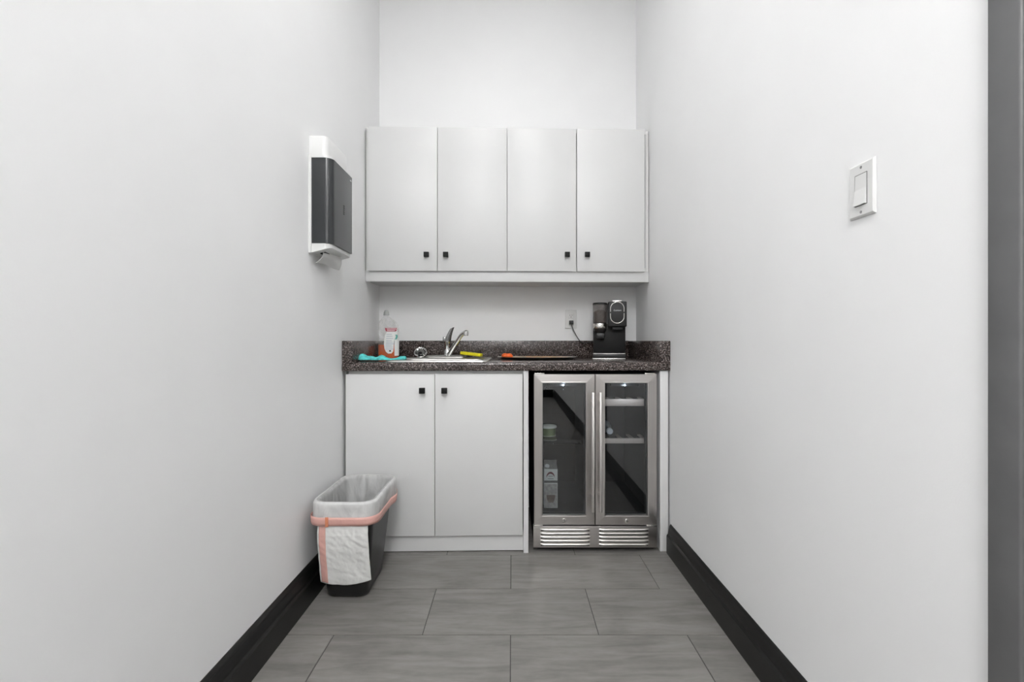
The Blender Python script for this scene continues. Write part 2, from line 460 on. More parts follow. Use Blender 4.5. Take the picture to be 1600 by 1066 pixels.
# ------------------------------------------------------------------ sink and faucet
sk = thing('sink', 'stainless steel drop-in sink set in the dark countertop', 'sink', ((S0 + S1) / 2, (SY0 + SY1) / 2, CT), alcove=True)
scx, scy, shx, shy = (S0 + S1) / 2, (SY0 + SY1) / 2, (S1 - S0) / 2, (SY1 - SY0) / 2
b = B()
deck = .085                                          # faucet ledge at the back
icx, icy, ihx, ihy = scx, scy - deck / 2 + .01, shx - .02, shy - deck / 2 - .018
b.loft([rrect(scx, scy, shx + .018, shy + .018, .03, z=CT + .0005), rrect(scx, scy, shx + .017, shy + .017, .03, z=CT + .0045), rrect(scx, scy, shx + .010, shy + .010, .028, z=CT + .0065),
        rrect(icx, icy, ihx + .006, ihy + .006, .04, z=CT + .005), rrect(icx, icy, ihx, ihy, .04, z=CT + .0005)])
b.make('rim', SINKST, sk)
b = B()
b.loft([rrect(icx, icy, ihx, ihy, .04, z=CT + .0005), rrect(icx, icy, ihx - .012, ihy - .012, .045, z=CT - .14), rrect(icx, icy, ihx - .04, ihy - .04, .05, z=CT - .165), rrect(icx, icy, .05, .05, .049, z=CT - .17)], cap1=True)
b.make('bowl', SINKST, sk)
b = B(); b.lathe([(.043, CT - .169), (.043, CT - .166), (.03, CT - .168), (.02, CT - .1685)], icx, icy, 24); b.make('drain', CHROME, sk)

FY = SY1 - .03
fx = PX(699, FY)
fa = thing('faucet', 'chrome single-lever faucet with swivel spout behind the sink', 'faucet', (fx, FY, CT + .0065), alcove=True)
b = B()
pa, pb = PX(665, FY), PX(728.5, FY); pcx = (pa + pb) / 2; phx = (pb - pa) / 2
b.loft([rrect(pcx, FY, phx, .026, .025, z=CT + .0055), rrect(pcx, FY, phx, .026, .025, z=CT + .013), rrect(pcx, FY, phx - .012, .02, .0195, z=CT + .0185), rrect(pcx, FY, phx - .04, .015, .0145, z=CT + .0205)], cap0=True, cap1=True)
b.make('base_plate', SINKST, fa)
b = B(); zb0 = CT + .018
b.lathe([(.022, zb0), (.021, zb0 + .006), (.0185, zb0 + .01), (.0185, 1.008), (.0195, 1.010), (.0195, 1.013)], fx, FY, 28); b.make('body', CHROME, fa)
b = B(); b.box(PX(692, FY) - .001, PX(696.5, FY), FY - .004, FY + .014, 1.005, PZ(527, FY, 694), .003); b.make('temperature_stop', DCHROME, fa)
b = B()
l0, l1 = V(fx + .001, FY, 1.013), V(PX(707.5, FY), FY - .022, PZ(513, FY, 707))
rings = []
for k in range(9):
    s = k / 8; c = l0.lerp(l1, s); c.z += .004 * math.sin(s * math.pi); c.x += .006 * math.sin(s * math.pi) * -0.2
    wx = .0185 - .0065 * s; th = .018 * (1 - s) + .006
    tilt = .8 * s
    ring = []
    for q in range(16):
        a = 2 * math.pi * q / 16
        ex = math.copysign(abs(math.cos(a)) ** .6, math.cos(a)) * wx; ey = math.copysign(abs(math.sin(a)) ** .6, math.sin(a)) * th
        ring.append(c + V(ex, ey, ex * .40 * s))
    rings.append(ring)
b.loft(rings, True, True, True); b.make('lever', DCHROME, fa)
b = B()
def sp_pt(u, v, D): return V(PX(u, D), D, PZ(v, D, u))
path = [sp_pt(701.5, 553.5, FY - .022), sp_pt(704, 550, FY - .035), sp_pt(709, 542, FY - .055), sp_pt(715, 533, FY - .085), sp_pt(719.5, 526, FY - .11), sp_pt(722.5, 522.5, FY - .125), sp_pt(725.5, 520.8, FY - .14), sp_pt(727.5, 520.3, FY - .148)]
b.tube(path, [.0115, .0118, .0115, .0112, .0112, .0115, .0118, .012], 18)
b.tube([sp_pt(700, 554.5, FY - .004), path[0]], [.0125, .0125], 18)
spout = b.make('spout', CHROME, fa)
b = B(); p = sp_pt(728.3, 520.2, FY - .15)
b.lathe([(.008, p.z - .017), (.0128, p.z - .016), (.0135, p.z - .004), (.0125, p.z + .007), (.007, p.z + .0125), (.002, p.z + .0135)], p.x, p.y, 20); b.make('aerator', CHROME, spout)

# sink strainer leaning on the backsplash
yc = DB - .058; R = .041; th = math.radians(43)
st = thing('sink_strainer', 'round chrome sink strainer leaning against the backsplash', 'strainer', (PX(657, yc), yc, CT), alcove=True)
cz_ = CT + R * math.cos(th) + .004
M = Matrix.Translation((PX(657, yc), yc, cz_)) @ Matrix.Rotation(math.pi / 2 - th, 4, 'X')
b = B(); b.lathe([(.034, -.003), (R, -.002), (R, .001), (R - .003, .004), (R - .007, .002), (.026, -.001), (.020, -.002), (.004, -.002)], 0, 0, 40, M=M); b.make('disc', CHROME, st)
b = B(); b.lathe([(.012, -.002), (.012, .006), (.010, .008), (.002, .008)], 0, -.011, 20, M=M); b.make('centre_knob', BLACKPL, st)
for k in range(9):
    a = math.pi * (-.12 + 1.24 * k / 8)
    b = B(); b.lathe([(.0035, -.001), (.0035, .0012), (.001, .0013)], .027 * math.cos(a), .027 * math.sin(a), 10, M=M); b.make('hole', DARKHOLE, st)

# yellow sponge
sy = FY - .035
YEL = mat('yellow_sponge', (0.80, 0.70, 0.012), 0.85, var=0.12, scale=160, bump=0.5, bscale=500)
sxa, sxb = PX(720.5, sy), PX(753, sy)
b = B(); L_ = sxb - sxa
M = Matrix.Translation(((sxa + sxb) / 2, sy, CT + .0275)) @ Matrix.Rotation(math.radians(6.5), 4, 'Y') @ Matrix.Rotation(math.radians(-9), 4, 'Z')
b.box(-L_ / 2, L_ / 2, -.030, .030, -.0085, .0085, .003, 3, M)
tag(b.make('sponge', YEL, org=((sxa + sxb) / 2, sy, CT + .015)), 'yellow kitchen sponge on the sink edge right of the faucet', 'sponge', alcove=True)

# teal cloth
ty = FR + .095
TEAL = mat('teal_cloth', (0.10, 0.58, 0.56), 0.9, var=0.35, scale=60, bump=0.6, bscale=260)
cx0, cx1 = PX(559, ty), PX(633, ty)
def cloth(u, v):
    x = cx0 + (cx1 - cx0) * u
    wd = .040 * (1 - .70 * max(0, min(1, (u - .42) / .35))) * min(1, .45 + 6 * u) * (1 if u < .9 else 1.15)
    y = ty + .012 + (v - .5) * 2 * wd + .008 * math.sin(u * 9)
    h = .022 * math.exp(-((u - .08) / .10) ** 2) + .010 * math.exp(-((u - .27) / .10) ** 2) + .017 * math.exp(-((u - .50) / .10) ** 2) + .013 * math.exp(-((u - .95) / .12) ** 2) + .003
    prof = max(0.0, math.sin(math.pi * min(1, max(0, v)))) ** .55
    n_ = noise.noise(V(x * 45, y * 45, 0)) * .5 + noise.noise(V(x * 110, y * 110, 3)) * .3
    z = CT + .0085 + prof * (h * (1 + .45 * n_) + .002)
    return V(x, y, z)
b = B(); b.grid(cloth, 70, 18)
o = b.make('dish_cloth', TEAL, org=((cx0 + cx1) / 2, ty, CT + .008), ang=80)
md = o.modifiers.new('thickness', 'SOLIDIFY'); md.thickness = .0025; md.offset = 0
tag(o, 'crumpled teal dish cloth by the soap bottle', 'cloth', alcove=True)

# ------------------------------------------------------------------ dish soap bottle
by = 2.655
BOT = film_mat('clear_bottle_plastic', (0.52, 0.53, 0.50), 0.85, rough=0.12, bscale=14, bump=0.08, trans=0.3)
SOAP = mat('orange_soap', (0.66, 0.098, 0.004), 0.2, var=0.15, scale=20)
bxc = PX(607, by)
so = thing('soap_bottle', 'clear dish soap bottle a third full of orange liquid', 'bottle', (bxc, by, CT), alcove=True)
def bot(prof, inset=0):
    rings = []
    for z, hx, hy, dx in prof:
        rings.append([V(bxc + dx + (hx - inset) * math.copysign(abs(math.cos(a)) ** .75, math.cos(a)), by + (hy - inset) * math.copysign(abs(math.sin(a)) ** .75, math.sin(a)), z) for a in [2 * math.pi * q / 40 for q in range(40)]])
    return rings
z0 = CT + .0005
prof = [(z0, .050, .026, 0), (z0 + .006, .056, .031, 0), (z0 + .03, .0575, .032, 0), (z0 + .10, .057, .032, 0), (z0 + .17, .057, .031, 0), (z0 + .19, .055, .029, -.001), (z0 + .207, .047, .025, -.004), (z0 + .220, .035, .021, -.008), (z0 + .232, .022, .0175, -.011), (z0 + .237, .0155, .0155, -.012), (z0 + .243, .0145, .0145, -.012)]
b = B(); b.loft(bot(prof), True, True, True); b.make('shell', BOT, so, ang=60)
b = B(); b.loft(bot([(z0 + .002, .047, .023, 0), (z0 + .008, .0535, .0285, 0), (z0 + .03, .055, .0295, 0), (z0 + .080, .0548, .0295, 0)], 0), True, True, True); b.make('liquid', SOAP, so, ang=60)
CAPM = mat('grey_translucent_cap', (0.30, 0.31, 0.30), 0.3, var=0.05)
b = B(); cxn = bxc - .012
b.lathe([(.0155, z0 + .2435), (.0158, z0 + .252), (.0148, z0 + .2525), (.0148, z0 + .258), (.0135, z0 + .262), (.011, z0 + .268), (.0085, z0 + .272), (.003, z0 + .273)], cxn, by, 24); b.make('cap', CAPM, so)
LABW = mat('white_label_paper', (0.78, 0.78, 0.76), 0.4, var=0.02)
LABR = mat('crimson_label_band', (0.34, 0.012, 0.05), 0.4, var=0.08)
LABT = mat('label_print_grey', (0.36, 0.40, 0.50), 0.6, var=0.1)
LABG = mat('label_print_green', (0.12, 0.42, 0.36), 0.6, var=0.1)
def on_front(x, z, off):                             # a point just proud of the bottle front
    t_ = max(-1, min(1, (x - bxc) / .0575)); c = abs(t_) ** (1 / .75); c = min(1, c)
    return V(x, by - .032 * (1 - c * c) ** (.5 * .75) - off, z)
def patch(name, pts, m, parent, off):
    """flat-printed label piece: polygon (pixels) wrapped on the bottle front"""
    b_ = B(); rows = []
    for (u0, u1, v) in pts:
        rows.append([on_front(PX(u0 + (u1 - u0) * k / 12, by - .03), PZ(v, by - .03, u0), off) for k in range(13)])
    b_.loft(rows, False); return b_.make(name, m, parent)
lab = patch('label', [(606.5, 611.5, 553), (603, 614.2, 550), (600.8, 615, 545), (600, 615.2, 538), (600.6, 616, 530), (602, 617, 524), (604.5, 619, 519.5), (602, 620.5, 516), (601.5, 621.5, 513)], LABW, so, .0008)
patch('banner', [(603.5, 618, 518.5), (602.3, 619.8, 516), (601.6, 621.3, 513)], LABR, lab, .0014)
for v, a, c in ((514.6, 604.5, 618.5), (516.9, 605, 617)): patch('print_line', [(a, c, v + .45), (a, c, v - .45)], LABW, lab, .002)
for i, v in enumerate((523, 526, 529.5, 533, 535.5, 538, 540.5, 543, 546)): patch('print_line', [(604 - .2 * i, 612.5 + (i % 3), v + .35), (604 - .2 * i, 612.5 + (i % 3), v - .35)], LABT, lab, .0014)
patch('print_mark', [(608.2, 611, 550), (608.2, 611, 547.8)], GASKET, lab, .0014)
patch('back_label', [(616.2, 621.3, 556.5), (616.0, 621.6, 540), (616.6, 621.8, 526), (618, 621.9, 519)], LABW, so, .0006)
patch('print_ring', [(616.5, 619, 531), (617.5, 620, 529), (618.3, 620.6, 526), (617.0, 620, 523.5)], LABG, lab, .0018)

# ------------------------------------------------------------------ tray with orange wrapper
ry = FR + .36
tx0, tx1 = PX(776.5, ry - .02), PX(903, ry - .02); tcx = (tx0 + tx1) / 2; thx = (tx1 - tx0) / 2
def tray_mat():
    m, nt, p = nodes_of('mottled_food_print')
    N, L = nt.nodes, nt.links
    tc = N.new('ShaderNodeTexCoord'); nz = N.new('ShaderNodeTexNoise'); nz.inputs['Scale'].default_value = 22; nz.inputs['Detail'].default_value = 5
    L.new(tc.outputs['Object'], nz.inputs['Vector'])
    cr = N.new('ShaderNodeValToRGB'); e = cr.color_ramp.elements
    e[0].position = .3; e[0].color = (.09, .05, .035, 1); e[1].position = .72; e[1].color = (.60, .52, .44, 1)
    for pos, c in ((.42, (.16, .17, .07)), (.5, (.55, .22, .06)), (.58, (.42, .30, .16)), (.64, (.26, .25, .26))): x = e.new(pos); x.color = c + (1,)
    L.new(nz.outputs['Color'], cr.inputs[0]); L.new(cr.outputs[0], p.inputs['Base Color']); p.inputs['Roughness'].default_value = .4
    return m
tr = thing('serving_tray', 'shallow oval tray with a mottled orange and brown print', 'tray', (tcx, ry, CT), alcove=True)
def ov(hx, hy, z, n=48): return [V(tcx + hx * math.cos(2 * math.pi * k / n), ry + hy * math.sin(2 * math.pi * k / n), z) for k in range(n)]
hy = .125
b = B(); b.loft([ov(thx * .80, hy * .78, CT + .0006), ov(thx * .90, hy * .88, CT + .004), ov(thx * .99, hy * .99, CT + .0125), ov(thx, hy, CT + .014)], cap0=True); b.make('underside', BLACKPL, tr)
b = B(); b.loft([ov(thx, hy, CT + .0141), ov(thx * .975, hy * .96, CT + .0145), ov(thx * .94, hy * .92, CT + .012)]); b.make('rim', mat('tray_pale_rim', (.55, .5, .45), .3, var=.2, scale=25), tr)
b = B(); b.loft([ov(thx * .94, hy * .92, CT + .012), ov(thx * .86, hy * .84, CT + .0125), ov(thx * .4, hy * .4, CT + .0165)], cap1=True); b.make('printed_surface', tray_mat(), tr)
ORANGE = mat('orange_wrapper', (0.74, 0.12, 0.015), 0.45, var=0.3, scale=60)
ox, oy = PX(792.5, ry - .05), ry - .05
b = B(); b.loft([[V(ox + rr * (1 + .12 * noise.noise(V(3 * math.cos(a), 3 * math.sin(a), z * 60))) * .031 * math.cos(a), oy + rr * .024 * math.sin(a), CT + .0135 + z * (1 + .25 * noise.noise(V(2 * math.cos(a), 2 * math.sin(a), 9)))) for a in [2 * math.pi * q / 28 for q in range(28)]]
    for rr, z in ((.85, 0), (1.0, .004), (.98, .010), (.8, .017), (.55, .0205), (.25, .020), (.05, .018))], cap0=True, cap1=True)
tag(b.make('crumpled_wrapper', ORANGE, org=(ox, oy, CT + .012), ang=70), 'small crumpled orange wrapper on the left end of the tray', 'wrapper', alcove=True)

# ------------------------------------------------------------------ outlet
oy_ = DB - .0005
ocx, ocz = PX(892, oy_), PZ(499.5, oy_, 892)
ot = thing('wall_outlet', 'white duplex wall outlet above the countertop backsplash', 'outlet', (ocx, oy_, ocz - .057), alcove=True)
b = B(); b.box(ocx - .035, ocx + .035, DB - .0065, DB - .0005, ocz - .057, ocz + .057, .0025, 3); b.make('plate', WHITEPL, ot)
for s in (-1, 1):
    zz = ocz + s * .0195
    b = B(); b.box(ocx - .0168, ocx + .0168, DB - .0085, DB - .005, zz - .0165, zz + .0165, .0015); rc = b.make('receptacle', WHITEPL, ot)
    for dx in (-.0063, .0063):
        b = B(); b.box(ocx + dx - .0011, ocx + dx + .0011, DB - .0088, DB - .0083, zz + .001, zz + .009); b.make('slot', DARKHOLE, rc)
    b = B(); b.cyl((ocx, DB - .0088, zz - .006), (ocx, DB - .0083, zz - .006), .0026, n=12); b.make('ground_hole', DARKHOLE, rc)

# ------------------------------------------------------------------ coffee maker
cy0 = 2.612
ca, cb = PX(926.5, cy0), PX(979, cy0)
zc = lambda v: PZ(v, cy0, 955)
cmx = lambda u: PX(u, cy0)
cm = thing('coffee_maker', 'black single-serve coffee maker with bean hopper and silver oval ring', 'coffee maker', ((ca + cb) / 2, cy0 + .11, CT), alcove=True)
yb = DB - .055                                        # back of the machine
b = B(); b.box(cmx(927.5), cmx(978), cy0 + .07, yb, CT + .028, zc(506), .006)            # lower column behind the cup bay
b.box(cmx(950.5), cb, cy0 + .012, yb, zc(511), zc(471.5), .006, 3)                        # brew head
b.make('body', BLACKMT, cm)
b = B(); b.box(cmx(928.5), cmx(977.5), cy0 + .0685, cy0 + .0715, CT + .03, zc(513), .001); b.make('front_panel', mat('black_satin_panel', (.008, .008, .008), .55, var=.1, spec=.25), cm)
b = B(); b.box(cmx(927), cmx(977.5), cy0 + .004, cy0 + .08, CT + .0055, zc(553.5), .003); dt = b.make('drip_tray', BLACKPL, cm)
b = B(); b.box(cmx(928), cmx(976.5), cy0 + .003, cy0 + .007, zc(553.5), zc(552.6)); b.make('silver_line', STEELB, dt)
b = B(); b.box(cmx(926.5), cmx(976.5), cy0 - .001, yb - .02, CT + .0005, CT + .0055, .001); b.make('base_strip', STEELB, cm)
hx_, hy_ = (cmx(926.8) + cmx(949.6)) / 2, cy0 + .065; hr = (cmx(949.6) - cmx(926.8)) / 2
HOP = film_mat('smoked_hopper', (0.17, 0.15, 0.14), 0.40, rough=0.15, bscale=20, bump=0.1, trans=0.2, stretch=(1, 1, .2))
b = B(); b.lathe([(hr * .93, zc(504.5)), (hr * .96, zc(503)), (hr, zc(476)), (hr, zc(474.5))], hx_, hy_, 32); hop = b.make('bean_hopper', HOP, cm)
b = B(); b.lathe([(hr * .8, zc(503.5)), (hr * .84, zc(498)), (hr * .86, zc(487)), (hr * .5, zc(484)), (hr * .1, zc(483))], hx_, hy_, 24); b.make('coffee_beans', mat('roasted_beans', (.055, .04, .032), .5, var=.6, scale=110, bump=1, bscale=120), hop)
b = B(); b.lathe([(hr * 1.02, zc(475.5)), (hr * 1.03, zc(473.5)), (hr * .95, zc(472.3)), (hr * .4, zc(472))], hx_, hy_, 32); b.make('hopper_lid', BLACKPL, hop)
b = B(); b.lathe([(hr * .92, zc(513.2)), (hr * .95, zc(512.6)), (hr * .95, zc(506)), (hr * .92, zc(505.4))], hx_, hy_, 32); b.make('silver_collar', STEELB, cm)
b = B(); b.lathe([(hr * .93, zc(505.4)), (hr * .95, zc(504.2))], hx_, hy_, 32); b.lathe([(hr * .4, zc(520.5)), (hr * .62, zc(520)), (hr * .9, zc(515.5)), (hr * .92, zc(513.2))], hx_, hy_, 28); b.make('grinder_cone', BLACKPL, cm)
b = B(); b.box(cmx(932.5), cmx(945), cy0 + .035, cy0 + .075, zc(530), zc(521), .004); b.make('ground_chute', BLACKPL, cm)
b = B(); b.box(cmx(957), cmx(973), cy0 + .03, cy0 + .075, zc(516), zc(510.5), .004); b.make('brew_spout', BLACKPL, cm)
b = B(); b.box(cmx(957), cmx(972), cy0 + .03, cy0 + .12, zc(471.6), zc(469.3), .002); b.make('lid_handle', STEELB, cm)
# oval ring, split by the lid seam
def oval_ring(v0, v1, half):
    cx_, r_ = cmx(964.4), (cmx(974.8) - cmx(954)) / 2
    if half > 0: cz1 = zc(472.4) - r_; zs = zc(487.6); pts = [V(cx_ - r_, 0, zs)] + [V(cx_ + r_ * math.cos(math.radians(180 - 10 * k)), 0, cz1 + r_ * math.sin(math.radians(180 - 10 * k))) for k in range(19)] + [V(cx_ + r_, 0, zs)]
    else: cz1 = zc(505.6) + r_; zs = zc(490); pts = [V(cx_ - r_, 0, zs)] + [V(cx_ + r_ * math.cos(math.radians(180 + 10 * k)), 0, cz1 + r_ * math.sin(math.radians(180 + 10 * k))) for k in range(19)] + [V(cx_ + r_, 0, zs)]
    b_ = B(); b_.tube([p + V(0, cy0 + .0115, 0) for p in pts], .0027, 8); return b_.make('oval_ring', STEELB, cm)
oval_ring(0, 0, 1); oval_ring(0, 0, -1)
b = B(); b.box(cmx(954), cmx(975), cy0 + .009, cy0 + .014, zc(489.6), zc(488)); b.make('lid_seam', GASKET, cm)
WPRINT = mat('white_print', (.8, .8, .8), .5, var=.01)
text_mesh('lettering', 'Cuisinart', .0115, Matrix.Translation((cmx(964.6), cy0 + .0112, zc(485.4))) @ FACE, WPRINT, cm)
# cord and plug
pz = ocz - .0195
def bez(P, n=30):
    out = []
    for i in range(len(P) - 1):
        p0, p1, p2, p3 = P[max(i - 1, 0)], P[i], P[i + 1], P[min(i + 2, len(P) - 1)]
        for k in range(n):
            t_ = k / n
            out.append(.5 * ((2 * p1) + (-p0 + p2) * t_ + (2 * p0 - 5 * p1 + 4 * p2 - p3) * t_ ** 2 + (-p0 + 3 * p1 - 3 * p2 + p3) * t_ ** 3))
    return out + [P[-1]]
cd = DB - .028
cord_pts = [V(ocx, cd + .006, pz - .012), V(PX(896, cd), cd, PZ(516, cd, 896)), V(PX(901, cd), cd - .004, PZ(526, cd, 901)), V(PX(907, cd), cd - .008, PZ(534.5, cd, 907)), V(PX(912.5, cd), cd - .010, PZ(536.3, cd, 912)), V(PX(919, cd), cd - .010, PZ(535.4, cd, 919)), V(PX(930, cd), cd - .012, PZ(535, cd, 930)), V(PX(936, cd), yb - .01, PZ(536, cd, 936))]
b = B(); b.tube(bez(cord_pts, 8), .0028, 10); cord = b.make('cord', BLACKPL, cm, ang=80)
b = B(); b.box(ocx - .0125, ocx + .0125, DB - .034, DB - .009, pz - .013, pz + .012, .003, 3); b.make('plug', BLACKPL, cord)

# ------------------------------------------------------------------ wine fridge
fd = FR - .004                                       # door fronts
fg = thing('wine_fridge', 'stainless double-door glass wine fridge under the counter', 'fridge', (.40, 2.55, 0), alcove=True)
fa0, fa1 = PX(833.5, fd + .01), PX(1025.5, fd + .01)
fzb, fzt = PZ(856.8, fd + .008, 925), PZ(584, fd)
iz0 = .172                                           # inner floor
b = B(); T = .022; y0 = fd + .046; y1 = DB - .03
xm = PX(930, fd)
b.box(fa0 + .002, fa0 + T, y0, y1, fzb + .005, fzt); b.box(fa1 - T, fa1 - .002, y0, y1, fzb + .005, fzt)
b.box(fa0 + T, fa1 - T, y0, y1, fzt - .035, fzt); b.box(fa0 + T, fa1 - T, y0, y1, fzb + .005, iz0); b.box(fa0 + T, fa1 - T, y1 - .03, y1, iz0, fzt - .035)
b.box(xm - .018, xm + .018, y0, y1 - .03, iz0, fzt - .035)
b.make('body', LINER, fg)
for fx_ in (fa0 + .05, fa1 - .05):
    for fy_ in (y0 + .05, y1 - .06):
        b = B(); b.cyl((fx_, fy_, .0005), (fx_, fy_, fzb + .006), .018, n=16); b.make('foot', BLACKPL, fg)
GLASSD = glass_mat('tinted_door_glass', (0.88, 0.90, 0.91), 1.55)
def quad_bar(b_, o0, o1, i1, i0, yo, yi, yb_):
    """one mitred rail: outer edge o0-o1, inner edge i0-i1 (x,z); bevelled face"""
    def m_(a, c, t): return (a[0] + (c[0] - a[0]) * t, a[1] + (c[1] - a[1]) * t)
    rows = []
    for t, y in ((0, yb_), (0, yo + .0045), (.05, yo + .0032), (.80, yo + .0008), (.90, yo), (.97, yo + .0008), (1.0, yi), (1.0, yb_)):
        p, q = m_(o0, i0, t), m_(o1, i1, t)
        rows.append([V(p[0], y, p[1]), V(q[0], y, q[1])])
    n = len(rows)
    b_.loft([[r[0] for r in rows], [r[1] for r in rows]], True, True, True)
DOORS = ((834.6, 929.6, 848.3, 915.3, 926.9, 880, 881.8, 'l'), (930.8, 1025.8, 945.8, 1011.2, 938.6, 976, 979, 'r'))
dzt, dzb, gzt, gzb = PZ(586, fd), PZ(821.5, fd, 925), PZ(599.8, fd), PZ(806.5, fd, 925)
for (u0, u1, g0, g1, hu, lu, ku, sd) in DOORS:
    X0, X1, G0, G1 = PX(u0, fd), PX(u1, fd), PX(g0, fd), PX(g1, fd)
    b = B()                                          # gasket frame behind the steel
    for args in ((X0 + .006, G0 + .004, dzb + .006, dzt - .006), (G1 - .004, X1 - .006, dzb + .006, dzt - .006), (G0, G1, dzb + .006, gzb + .004), (G0, G1, gzt - .004, dzt - .006)):
        b.box(args[0], args[1], fd + .028, fd + .045, args[2], args[3])
    dr = b.make('door', GASKET, fg)
    c = [(X0, dzb), (X1, dzb), (X1, dzt), (X0, dzt)]; g = [(G0, gzb), (G1, gzb), (G1, gzt), (G0, gzt)]
    for k, nm, mm in ((0, 'rail', STEEL), (2, 'rail', STEEL), (1, 'stile', STEELV), (3, 'stile', STEELV)):
        b = B(); quad_bar(b, c[k], c[(k + 1) % 4], g[(k + 1) % 4], g[k], fd, fd + .010, fd + .028); b.make(nm, mm, dr, smooth=False)
    b = B(); b.box(G0 - .003, G1 + .003, fd + .012, fd + .018, gzb - .003, gzt + .003); b.make('glass_pane', GLASSD, dr)
    hd = fd - .034; hx2 = PX(hu, hd)
    h0, h1 = PZ(801, hd, hu), PZ(614, hd, hu)
    b = B(); b.tube([V(hx2, hd, h0), V(hx2, hd, h0 + .002), V(hx2, hd, h1 - .002), V(hx2, hd, h1)], [.0065, .0075, .0075, .0065], 20)
    for zz in (h0 + .075, h1 - .045): b.cyl((hx2, hd, zz), (hx2, fd + .003, zz), .005, n=14)
    b.make('handle', mat('satin_handle_steel', (0.80, 0.77, 0.74), 0.42, metal=1.0, var=0.02, scale=20), dr)
    zl = PZ(814.3, fd, ku); xl = PX(ku, fd)
    b = B(); b.lathe([(.0095, 0), (.0095, .004), (.008, .006), (.003, .0065)], 0, 0, 20, M=Matrix.Translation((xl, fd + .004, zl)) @ Matrix.Rotation(math.pi / 2, 4, 'X')); b.make('lock', STEELB, dr)
    b = B(); b.box(xl - .001, xl + .001, fd - .0032, fd - .002, zl - .004, zl + .004); b.make('keyhole', DARKHOLE, dr)
    # hinge on the outer top corner
    hxa = PX(835.5, fd) if sd == 'l' else PX(1008, fd); hxb = PX(851, fd) if sd == 'l' else PX(1024.5, fd)
    b = B(); b.box(hxa, hxb, fd + .008, fd + .05, dzt + .001, dzt + .006, .001); b.make('hinge', STEELB, dr)
    b = B(); hxa = PX(834.5, fd) if sd == 'l' else PX(1010, fd); hxb = PX(848, fd) if sd == 'l' else PX(1026, fd)
    b.box(hxa, hxb, fd + .002, fd + .04, dzb - .006, dzb - .001, .001); b.make('hinge', STEELB, dr)
LED = emit_mat('blue_white_led', (0.45, 0.65, 1.0), 14.0)
for lu in (880.2, 976):
    ly = fd + .07
    b = B(); zl = PZ(602.2, ly, lu); b.lathe([(.0036, 0), (.0036, .001), (.0015, .002)], 0, 0, 14, M=Matrix.Translation((PX(lu, ly), ly, zl)) @ Matrix.Rotation(math.pi / 2, 4, 'X')); li = b.make('indicator_light', LED, fg)
    ld = bpy.data.lights.new('indicator_light', 'POINT'); ld.energy = .22; ld.color = (.85, .92, 1); ld.shadow_soft_size = .012
    lo = bpy.data.objects.new('cabinet_lamp', ld); C.objects.link(lo); lo.parent = fg; lo.location = V(PX(lu, ly), ly - .02, zl - .015) - ORG[fg.name]
    b = B(); b.box(PX(lu, ly) - .07, PX(lu, ly) + .07, ly + .0005, ly + .05, zl - .005, fzt - .034, .002); b.make('control_panel', BLACKPL, fg)
# kick grille
gy = fd + .010
b = B(); gz1 = dzb - .008
b.box(fa0, fa1, gy, gy + .03, fzb, gz1, .0015); gr = b.make('kick_grille', STEEL, fg)
gtop, gbot = PZ(826, gy, 925), PZ(855, gy, 925)
for (u0, u1) in ((844.3, 922), (935.8, 1013)):
    for k in range(5):
        zz = gtop - (gtop - gbot) * (k + .35) / 5
        xa, xb = PX(u0, gy), PX(u1, gy)
        b = B()
        rows = []
        for k2 in range(25):
            s_ = k2 / 24; x_ = xa + (xb - xa) * s_; e_ = min(1, min(s_, 1 - s_) * 12) ** .5
            rows.append([V(x_, gy + .002, zz + .0060), V(x_, gy - .0035 * e_, zz + .0040), V(x_, gy - .0065 * e_, zz + .0010), V(x_, gy - .0070 * e_, zz - .0010), V(x_, gy - .0060 * e_, zz - .0028), V(x_, gy + .002, zz - .0028)])
        b.loft(rows, True, True, True); b.make('louvre', mat('louvre_steel', (0.66, 0.64, 0.61), 0.34, metal=1.0, var=0.04, scale=30, stretch=(.1, 1, 1)), gr, ang=50)
        b = B(); b.box(xa + .003, xb - .003, gy - .0006, gy + .001, zz - .0075, zz - .0030); b.make('vent_slot', DARKHOLE, gr)
# shelves: wood-fronted on the right, glass on the left
RX0, RX1 = xm + .019, fa1 - T - .001
sy0 = fd + .075
for v0, v1 in ((622.5, 635), (685, 693.5)):
    zt2, zb2 = PZ(v0 + 2, sy0, 975), PZ(v1, sy0, 975)
    if v0 > 650: zt2 = PZ(685.8, sy0, 975)
    b = B(); b.box(RX0 + .002, RX1 - .002, sy0, sy0 + .018, zb2, zt2, .002); sh = b.make('shelf_front', WOOD, fg)
    for k in range(5):
        xx = RX0 + .012 + (RX1 - RX0 - .024) * k / 4
        b = B(); b.box(xx - .008, xx + .008, sy0 + .018, sy0 + .13, zt2 - .010, zt2 - .003); b.make('slat', mat('shaded_beech_slat', (.30, .25, .22), .6, var=.15, scale=30), sh)  # same beech as the fronts, fridge shade put into the slat colour
    if v0 > 650: zshelf = zt2
SHG = glass_mat('shelf_glass', (0.85, 0.9, 0.88), 1.45)
LX0, LX1 = fa0 + T + .001, xm - .019
zg = PZ(693.5, sy0, 860)
b = B(); b.box(LX0, LX1, sy0, y1 - .04, zg - .005, zg, .001); b.make('glass_shelf', SHG, fg)
